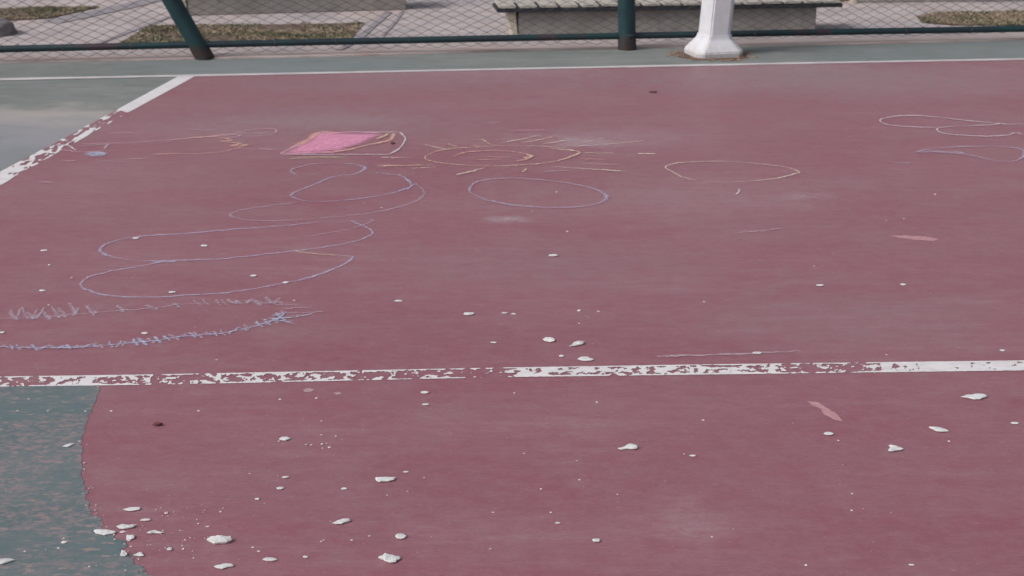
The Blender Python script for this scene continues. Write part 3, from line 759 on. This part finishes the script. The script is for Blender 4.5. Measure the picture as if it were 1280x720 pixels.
# pink filled shape in a white frame
random.seed(4)
root = drawing('chalk_pink_patch', 'patch coloured in solid bright pink chalk with a white outline beside it', [
    ([(351, 194), (400, 194.2), (450, 194.4), (486, 194.4)], W1 * 1.0, 'white', 'outline'),
    ([(434, 166.2), (465, 166.2), (498, 166.2)], W1 * 1.0, 'white', 'outline'),
    ([(500, 166), (503, 169.4), (507, 174), (504, 180.6), (500, 186), (493, 191), (486, 194.2)], W1 * 1.25, 'white', 'outline'),
    ([(372, 184), (386, 176), (396, 168.5), (410, 166.5), (424, 168)], W1 * 3.2, 'orange', 'edge_stroke'),
    ([(350, 194), (362, 187), (376, 181)], W1 * 1.5, 'pink', 'edge_stroke'),
    ([(493, 167.5), (489, 175), (477, 179), (455, 183.6), (432, 189), (404, 192.6)], W1 * 1.9, 'orange', 'edge_stroke'),
    ([(470, 175.5), (481, 171), (485, 168)], W1 * 1.2, 'yellow', 'edge_stroke'),
    ([(362, 200.3), (387, 197.6), (430, 197.4)], W1 * 1.4, 'green', 'under_stroke'), ([(372, 200), (400, 198.4), (440, 199.4)], W1 * .8, 'green', 'under_stroke')])
patch = [(353, 194), (364, 186.5), (381, 180), (391, 170.5), (405, 165.6), (425, 167), (447, 167.6), (472, 168.2), (478, 170), (468, 174.5), (455, 180.5), (440, 184.5), (420, 189), (395, 192), (370, 194)]
blot(patch, CH['magenta'], 'pink_fill', root)
for i in range(11):                              # hatching strokes inside the fill
    t = i / 10; x0, x1 = 362 + 38 * t, 424 + 52 * t; y = 192.5 - 24 * t
    ribbon([(x0, y + 1), ((x0 + x1) / 2, y - 1.4 + random.uniform(-1, 1)), (x1, y - 1)], W1 * 2.1, CH['magenta'], 'fill_stroke', root).location = (-root.location.x, -root.location.y, 0)
# sun
sun = [([(534, 201.5), (531.5, 198.3), (534, 195.5), (545, 190.5), (565, 187), (588, 185.4), (627, 183.6), (672, 184), (700, 186.2), (716, 189.2), (724.5, 192), (717, 196), (700, 201.7), (681, 205), (653, 207.5), (616, 208.8), (577, 207.5),
        (550, 204.9), (534, 201.5)], W1 * .8, 'yellow', 'disc_outline'),
       ([(568, 195.8), (585, 191.3), (616, 189.6), (644, 191.3), (661, 194.7), (665, 197), (658, 200.3), (645, 203)], W1 * 1.1, 'orange', 'inner_ring'),
       ([(594, 201), (625, 200.4)], W1, 'orange', 'inner_mark'), ([(600, 197), (640, 198)], W1 * .9, 'orange', 'inner_mark'), ([(655, 199), (664, 197), (659, 194.5)], W1 * 1.6, 'yellow', 'inner_mark')]
for a, b_, c_ in (((531, 182), (556, 187.6), 'cream'), ((559, 180.6), (572, 184.8), 'yellow'), ((602, 175), (615, 183), 'yellow'), ((629, 179.8), (675.3, 170), 'cream'), ((653, 180), (692, 172.2), 'yellow'),
                  ((678, 181.5), (708, 177), 'yellow'), ((715, 184.5), (807.5, 177.2), 'cream'), ((686, 186), (718, 190), 'cream'), ((728.7, 192.4), (768, 193), 'yellow'), ((796, 193.3), (820, 193.5), 'cream'), ((726, 199.7), (757, 200.3), 'orange'),
                  ((728.7, 205.4), (773.7, 207.3), 'pink'), ((692, 209.6), (782, 215.5), 'cream'), ((681, 215.8), (714, 214), 'faint'), ((657.5, 212), (653, 216.6), 'yellow'), ((605, 211.5), (570, 220), 'cream'),
                  ((514, 212), (545, 210), 'cream'), ((472, 208.7), (542, 207.3), 'yellow'), ((476, 198), (514, 198.3), 'cream'), ((588, 182.4), (606, 184.5), 'yellow')):
    m_ = ((a[0] + b_[0]) / 2, (a[1] + b_[1]) / 2 + .3); sun.append(([a, m_, b_], W1 * .85, c_, 'ray'))
drawing('chalk_sun', 'yellow chalk sun with an oval disc and straight rays, upper middle of the court', sun)
drawing('chalk_circle', 'lavender chalk circle alone just below the chalk sun', [([(590, 244), (586.5, 238.3), (593, 230.3), (610, 225.8), (644, 224.2), (678, 226.5), (712, 230.7), (740, 236.9), (756, 244.5), (757.5, 250), (746, 256.3), (723, 260),
    (686, 261), (644, 258.3), (608, 251.4), (591, 244.6)], W1 * 1.2, 'blue', 'ring')])
drawing('chalk_circle', 'thin yellow chalk circle to the right of the chalk sun', [
    ([(880, 228.6), (920, 228.6), (955, 226.4), (978, 223), (995, 218.4), (998, 216.6), (984, 210.8), (952, 206.8), (920, 203.6), (890, 203.2), (864, 203.8), (843, 205.8), (831.5, 210.6), (841, 216.3), (852.5, 222.6), (869, 227.4)], W1 * .68, 'cream', 'ring')])
drawing('chalk_loops', 'two overlapping white chalk loops at the far right of the court', [
    ([(1330, 163), (1280, 158.4), (1252, 156), (1207, 151.8), (1175, 148), (1143, 145.6), (1118, 146.8), (1102, 150.4), (1101, 153.6), (1112, 157.6), (1143, 160), (1172, 160.7)], W1 * 1.1, 'white', 'larger_loop'),
    ([(1250, 155.6), (1239, 157.5), (1195, 159), (1174, 161.4), (1171, 164), (1180, 168), (1201, 170.3), (1233, 171.6), (1258, 170.4), (1269, 167), (1281, 169.6), (1320, 171)], W1 * 1.1, 'white', 'smaller_loop'),
    ([(1244, 154.6), (1258, 156.6), (1300, 155)], W1 * 1.1, 'white', 'stroke')])
drawing('chalk_fish_shape', 'lavender blue chalk loop pointed at its left end, at the right edge', [
    ([(1144, 191.6), (1163, 187.6), (1191, 185.2), (1233, 184), (1259, 185), (1276, 188), (1281, 193), (1276, 199.5), (1266, 203), (1252, 203.8), (1240, 202), (1226, 198.4), (1201, 193.8), (1169, 191.4), (1144, 191.6)], W1 * 1.2, 'blue', 'outline'),
    ([(1160, 190), (1185, 191), (1205, 193), (1192, 190)], W1 * 1.3, 'faint', 'smear'), ([(1246, 201.5), (1262, 204), (1290, 203)], W1 * .9, 'blue', 'stroke')])

# ------------------------------------------------------------------ plaster chips
def chip(x, y, wpx, hpx, label, outline=None, name='plaster_chip', seed=None, thick=.31):
    random.seed(seed if seed is not None else int(x * 13 + y * 7))
    yb = y + hpx / 2; s = ppm(yb - hpx * .3); p0 = at(x, yb - hpx * .3)
    dep = math.asin(H / (p0 - Vector((0, 0, H))).length)
    w_ = wpx / s; t = thick * hpx / s / math.cos(dep); dpt = (1 - thick) * hpx / s / math.sin(dep)
    if outline is None:
        n = random.randint(6, 8); outline = []
        for i in range(n):
            a = 2 * math.pi * (i + random.uniform(-.28, .28)) / n; r = random.uniform(.8, 1.12)
            outline.append((math.cos(a) * r, math.sin(a) * r))
    P = []
    for i, a in enumerate(outline):
        b = outline[(i + 1) % len(outline)]
        P.append(a)
        m_ = ((a[0] + b[0]) / 2, (a[1] + b[1]) / 2); k = random.uniform(.94, 1.06); P.append((m_[0] * k, m_[1] * k))
    mx = max(abs(q[0]) for q in P); my = max(abs(q[1]) for q in P)
    P = [(q[0] / mx * w_ / 2, q[1] / my * dpt / 2) for q in P]
    n = len(P); bm = bmesh.new()
    tiltx, tilty = random.uniform(-.25, .25), random.uniform(-.1, .35)
    def rg(sc, z, j, tilt=0):
        out = []
        for (a, b) in P:
            zz = z * (1 + tilt * (tiltx * a / (w_ / 2) + tilty * b / (dpt / 2))) + random.uniform(-j, j) * t
            out.append(bm.verts.new((a * sc * random.uniform(1 - .25 * j, 1 + .25 * j), b * sc * random.uniform(1 - .25 * j, 1 + .25 * j), max(0, zz))))
        return out
    r0 = rg(.82, 0, 0); r1 = rg(1.0, t * .42, .10, .6); r2 = rg(.90, t * .78, .12, 1); r3 = rg(.50, t * .97, .14, 1)
    for A, B in ((r0, r1), (r1, r2), (r2, r3)):
        for k in range(n):
            q = (k + 1) % n
            if random.random() < .5: bm.faces.new((A[k], A[q], B[q])); bm.faces.new((A[k], B[q], B[k]))
            else: bm.faces.new((A[k], A[q], B[k])); bm.faces.new((A[q], B[q], B[k]))
    c_ = bm.verts.new((random.uniform(-.1, .1) * w_, random.uniform(-.1, .1) * dpt, t * random.uniform(.95, 1.05)))
    for k in range(n): bm.faces.new((r3[k], r3[(k + 1) % n], c_))
    bm.faces.new(r0[::-1])
    o = bm_obj(name, bm, M['stone']); o.location = (p0.x, p0.y, .0024)
    return tag(o, label, 'plaster chip', 'white plaster chips scattered on the court')
# outlines: x right, y away, -1..1
chip(1217, 496, 34, 9, 'largest chip on the right, long and flat, just below the solid white line', [(-1, -.1), (-.5, -.5), (-.1, -1), (.35, -.9), (.7, -.3), (1, .1), (.85, .8), (.3, 1), (0, .6), (-.55, .4)])
chip(1173, 537, 22, 8, 'slanting wedge shaped chip below the largest chip on the right', [(-1, .9), (-.2, 1), (.4, .7), (.9, -.1), (1, -.8), (.2, -1), (-.4, -.8), (-.6, 0)])
chip(1119, 561, 21, 9, 'notched chip shaped like a small heart, lowest of the right hand chips', [(-.6, 1), (.1, .9), (.5, .5), (1, 0), (.7, -.4), (.1, -.6), (-.5, -1), (-1, -.9), (-.8, -.2), (-.45, .2)])
chip(1036, 542.5, 14, 5, 'small thin chip just below the slanting pink scuff')
chip(785, 559, 26, 9, 'knobbly chip lying alone below the white line, right of centre', [(-1, -.5), (-.7, -1), (-.1, -.7), (.4, -.8), (.9, -.5), (1, .2), (.7, .8), (.2, 1), (-.1, .6), (-.3, 0)])
chip(732, 449, 21, 7, 'chip closest above the white line, in the group of three', [(-1, -.1), (-.5, .9), (.3, 1), (.6, .1), (1, -.2), (.6, -.8), (0, -1), (-.6, -.7)])
chip(721, 430, 20, 8, 'pointed chip at the right of the group of three above the white line', [(-1, -1), (-.3, -.8), (.2, -.5), (.8, -.1), (1, .8), (.3, 1), (-.3, .6), (-.6, -.2)])
chip(686, 425, 16, 7, 'blunt oval chip at the left of the group of three above the white line', [(-1, .2), (-.6, 1), (.4, .9), (1, .1), (.9, -.7), (.2, -1), (-.6, -.6)])
chip(702, 445.5, 7, 3, 'tiny chip inside the group of three chips above the white line')
chip(586, 392.5, 15, 5, 'flat chip alone in the middle of the court, left of two tiny crumbs')
chip(692, 319.5, 13, 4, 'flat chip farthest back in the centre, below the lavender circle')
chip(482, 600, 27, 8, 'straight topped chip like a small boat, centre left foreground', [(-1, .7), (-.3, .9), (.5, .8), (1, 1), (.8, 0), (.3, -.6), (-.3, -.7), (-.5, -1), (-.8, -.5)])
chip(427, 652.5, 22, 8, 'slanting slab shaped chip between the boat shaped chip and the bottom edge', [(-1, -.6), (-.5, .3), (.1, .9), (.9, 1), (1, .2), (.4, -.3), (.1, -.9), (-.6, -1)])
chip(501, 671, 14, 8, 'roundish chip right above the big broken chip at the bottom', [(-1, .1), (-.6, .9), (.4, 1), (1, .2), (.7, -.7), (.1, -1), (-.7, -.8)])
chip(487, 698.5, 28, 13, 'big broken chip with a chipped left corner, at the bottom centre left', [(-1, .2), (-.5, 1), (.2, .7), (.9, .5), (.95, 0), (.7, -.3), (.6, -.8), (.1, -1), (-.4, -.6), (-.5, -.3), (-.7, -.1)])
chip(274, 676.5, 32, 12, 'largest chip at the lower left, thick and grey topped', [(-1, .2), (-.7, .7), (-.2, .9), (.4, .9), (.9, .8), (1, .1), (.7, -.5), (.1, -.7), (-.3, -1), (-.6, -.5)], thick=.45)
chip(280, 708.5, 24, 8, 'thin chip straight below the largest lower left chip', [(-1, -.1), (-.5, .4), (.3, .9), (.9, .8), (1, .1), (.4, -.2), (-.1, -1), (-.6, -.7)])
chip(337, 700, 20, 6, 'narrow chip at the bottom between the largest lower left chip and the big broken one')
chip(356, 549, 15, 6, 'lone chip beside a sprinkle of crumbs, left of centre below the white line')
chip(131, 666, 29, 9, 'wide chip on the edge of the green circle', [(-1, .5), (-.4, .9), (.2, .8), (1, .4), (.9, -.1), (.5, -.5), (.1, -1), (-.3, -.6), (-.7, -.3)])
chip(158, 658.5, 25, 8, 'fish shaped chip just right of the wide one on the green edge', [(-1, 0), (-.5, .9), (-.1, .6), (.4, .3), (1, .7), (.8, -.2), (.4, -.6), (-.1, -1), (-.6, -.8)])
chip(165, 637, 21, 6, 'uppermost chip of the lower left cluster', [(-1, -.3), (-.4, .6), (.4, 1), (.9, .9), (1, -.1), (.4, -.7), (-.2, -1)])
chip(182, 650.5, 13, 4, 'short flat chip under the uppermost one of the lower left cluster')
chip(195, 665.5, 22, 6, 'chip trailing a thin tail to the right, at the right of the lower left cluster', [(-1, -.5), (-.5, .6), (-.1, 1), (.2, .2), (1, -.3), (.6, -.9), (-.2, -.6), (-.6, -1)])
chip(163, 672.5, 11, 7, 'small square chip below the fish shaped one', [(-1, .9), (.7, 1), (1, -.3), (.2, -1), (-.7, -.8)])
chip(155.5, 693.5, 9, 8, 'upright little block of a chip near the bottom of the green edge', [(-1, 1), (.3, .9), (1, -.4), (.5, -1), (-.9, -.9)], thick=.5)
chip(174, 693.5, 14, 6, 'low pyramid shaped chip beside the little block', [(-1, -.5), (0, 1), (.4, .7), (1, -.8), (.2, -1)])
chip(5, 702, 26, 9, 'chip cut off by the left edge on the green circle', [(-1, -.7), (-.6, .6), (.4, 1), (1, .6), (.5, -.3), (0, -1)])
chip(86, 557, 14, 6, 'single chip on the upper part of the green circle', [(-1, -.7), (-.3, .3), (.4, .8), (1, 1), (.6, 0), (0, -1)])
chip(80, 678.5, 9, 4, 'small chip alone on the lower part of the green circle')
chip(745.5, 676, 11, 6, 'small roundish chip at the bottom, right of centre')
chip(697, 654.5, 8, 3, 'tiny chip above left of the roundish bottom chip')
chip(530.5, 491, 12, 4, 'upper of two small chips just below the white line in the centre')
chip(532, 506, 10, 3, 'lower of two small chips just below the white line in the centre')
chip(1268.5, 529.5, 12, 3.4, 'thin chip near the right edge, level with the wedge shaped chip')
chip(357, 597, 9, 3.4, 'upper of two small chips left of the boat shaped chip')
chip(350.5, 611, 10, 4, 'duller lower one of two small chips left of the boat shaped chip')
chip(430, 611.5, 8, 3.2, 'small chip just below left of the boat shaped chip')
chip(322, 624.5, 7, 3.4, 'small chip above right of the largest lower left chip')
chip(212, 687, 7, 5, 'small round chip standing right of the pyramid shaped one')
chip(181, 417, 9, 3, 'chip between the two lines of the fringed chalk curve')
chip(170, 298, 9, 2.8, 'chip on the upper line of the third chalk loop')
chip(55, 313.5, 9, 2.4, 'chip at the far left, left of the third chalk loop')
chip(255.5, 307.5, 9, 3, 'chip inside the third chalk loop')
chip(215, 365.5, 10, 3, 'chip inside the lowest chalk loop')
chip(53, 363.5, 10, 3, 'chip at the left just above the hairy fringe marks')
chip(317, 345, 9, 3, 'chip at the right inside the lowest chalk loop')
chip(357, 353.7, 8, 3, 'chip lying on the line of the lowest chalk loop')
chip(498, 376.5, 11, 3, 'chip alone right of the chalk squiggle, level with the fringe tip')
chip(3, 416, 8, 3, 'chip at the left edge above the lower fringed line')
chip(617, 428.7, 9, 2.6, 'thin chip left of the group of three above the white line')
chip(631, 391.7, 9, 2.6, 'left one of two tiny chips right of the lone flat chip in mid court')
chip(642, 393, 7, 2.4, 'right one of two tiny chips right of the lone flat chip in mid court')
chip(866, 570.3, 9, 2.8, 'tiny thin chip right of the knobbly one')
chip(1025, 357, 11, 3, 'left one of two small chips on the bare right side of the court')
chip(1129, 356, 9, 3, 'right one of two small chips on the bare right side of the court')
chip(1253, 438.6, 8, 2.6, 'tiny chip at the right just above the white line')
chip(947, 441.6, 13, 4, 'chip lying on the long thin white chalk scratch')
chip(507, 590.6, 8, 2.6, 'thin chip just above the boat shaped chip')
chip(382, 697, 7, 3.2, 'tiny chip between the narrow bottom chip and the big broken one')
chip(1139.5, 706.8, 8, 3, 'tiny chip at the very bottom of the right side')

# dead leaf bits
def leaf(x, y, wpx, hpx, label):
    p = at(x, y); s = ppm(y); dep = math.asin(H / (p - Vector((0, 0, H))).length); bm = bmesh.new(); n = 9
    w_, d_ = wpx / s / 2, hpx / s / math.sin(dep) / 2; A, B = [], []
    for i in range(n):
        t = -1 + 2 * i / (n - 1); hw = (1 - abs(t) ** 1.8) * .95 + .05
        A.append(bm.verts.new((t * w_, hw * d_, .002 + .004 * (1 - t * t)))); B.append(bm.verts.new((t * w_, -hw * d_, .002 + .003 * (1 + t))))
    Cn = [bm.verts.new((-w_ + 2 * w_ * i / (n - 1), 0, .001)) for i in range(n)]
    for i in range(n - 1): bm.faces.new((Cn[i], Cn[i + 1], A[i + 1], A[i])); bm.faces.new((B[i], B[i + 1], Cn[i + 1], Cn[i]))
    ext = bmesh.ops.extrude_face_region(bm, geom=bm.faces[:])
    for e in ext['geom']:
        if isinstance(e, bmesh.types.BMVert): e.co.z += .0012
    bmesh.ops.recalc_face_normals(bm, faces=bm.faces[:])
    o = bm_obj('dead_leaf', bm, M['leaf']); o.location = (p.x, p.y, .0026); tag(o, label, 'leaf')
leaf(197, 532.5, 13, 3.2, 'dark brown leaf scrap below the white line at left, beside the green circle')
leaf(490.5, 180, 6, 1.8, 'dark leaf scrap inside the white outline right of the pink chalk patch')
leaf(816, 116, 10, 1.0, 'thin dark leaf scrap far back in front of the white pole')

# uncountable grit
random.seed(77)
V, Fc = [], []
def crumb(x, y, wpx):
    p = at(x, y); s = ppm(y); r = wpx / s / 2; k = len(V); n = 5; z = .0022; a0 = random.uniform(0, 6); r *= .78
    hgt = r * random.uniform(.12, .35)
    for i in range(n):
        a = a0 + i * 6.283 / n; q = r * random.uniform(.7, 1.1); V.append((p.x + math.cos(a) * q, p.y + math.sin(a) * q * 1.0, z))
    for i in range(n):
        a = a0 + i * 6.283 / n; q = r * random.uniform(.45, .75); V.append((p.x + math.cos(a) * q, p.y + math.sin(a) * q * 1.0, z + hgt * random.uniform(.8, 1.2)))
    for i in range(n): j = (i + 1) % n; Fc.append([k + i, k + j, k + n + j, k + n + i])
    Fc.append([k + n + i for i in range(n)])
for x, y, w_ in ((271, 450.5, 6), (61, 382, 6), (368, 376.3, 6), (383, 556.5, 6), (389, 557, 6), (403, 556, 7), (412, 560, 7), (402, 544.5, 5), (420, 546, 4), (403, 561, 4), (408, 555, 4), (349, 552.5, 5), (1065, 618, 5), (1064.6, 639, 5), (1186, 552.3, 5), (1048, 551.6, 5),
                 (1007.5, 707.5, 6), (688.6, 641.4, 5), (724.4, 600.6, 5), (676, 612, 5), (772, 619, 5), (889.7, 672, 5), (616, 641.4, 5), (613.6, 687, 6), (879, 526, 6), (746, 503.5, 6), (643, 492, 5), (709, 290, 5), (696, 240.5, 5), (477, 260, 6), (665, 264.6, 3),
                 (248, 514.5, 6), (139, 514.8, 6), (36, 499.5, 5), (22, 514, 5), (60, 514.4, 5), (655, 567.5, 5), (721, 576.7, 4), (855, 568.5, 4), (312, 593, 5), (276, 640.5, 6), (279, 636, 4), (260, 659, 6), (248, 655.5, 4), (208, 642, 8), (195, 638, 4), (202, 635.5, 4),
                 (153, 665.8, 9), (161, 676.6, 6), (164, 684, 5), (229, 687, 5), (157, 714, 5), (112, 709, 5), (31, 690, 5), (73, 686, 5), (80, 674, 6), (530, 598, 4), (509.6, 615, 4), (484, 620, 4), (462, 671, 5), (440, 676, 6), (402, 678, 5), (405, 676, 4), (413, 652.3, 4),
                 (316, 685, 5), (323, 690, 6), (402, 527, 4), (396, 498.5, 6), (350, 500, 5), (1108, 444, 4), (880, 378, 5), (1018, 333.5, 6), (1130, 274, 4), (1108, 276, 4), (1169, 243.5, 5), (724, 389, 8), (748, 390, 7), (724, 405, 4), (110, 347, 5), (90, 348, 5), (62, 332, 6)):
    crumb(x, y, w_)
for i in range(260):
    x, y = random.uniform(-40, 1320), 720 - 640 * random.random() ** .8
    crumb(x, y, min(3.2, random.uniform(.8, 2.4)))
for i in range(60):
    x, y = random.gauss(212, 36), random.gauss(668, 24); crumb(x, y, random.uniform(1.2, 3.6))
for i in range(60):
    q = random.choice(arc[:240]); 
    if random.random() < .55 and q.y < 600: continue
    crumb(q.x + random.gauss(3, 4), q.y + random.gauss(0, 4), random.uniform(1.5, 5))
o = pydata('plaster_grit', V, Fc, M['grit']); tag(o, 'fine white and pinkish plaster grit sprinkled over the court', 'grit', kind='stuff')
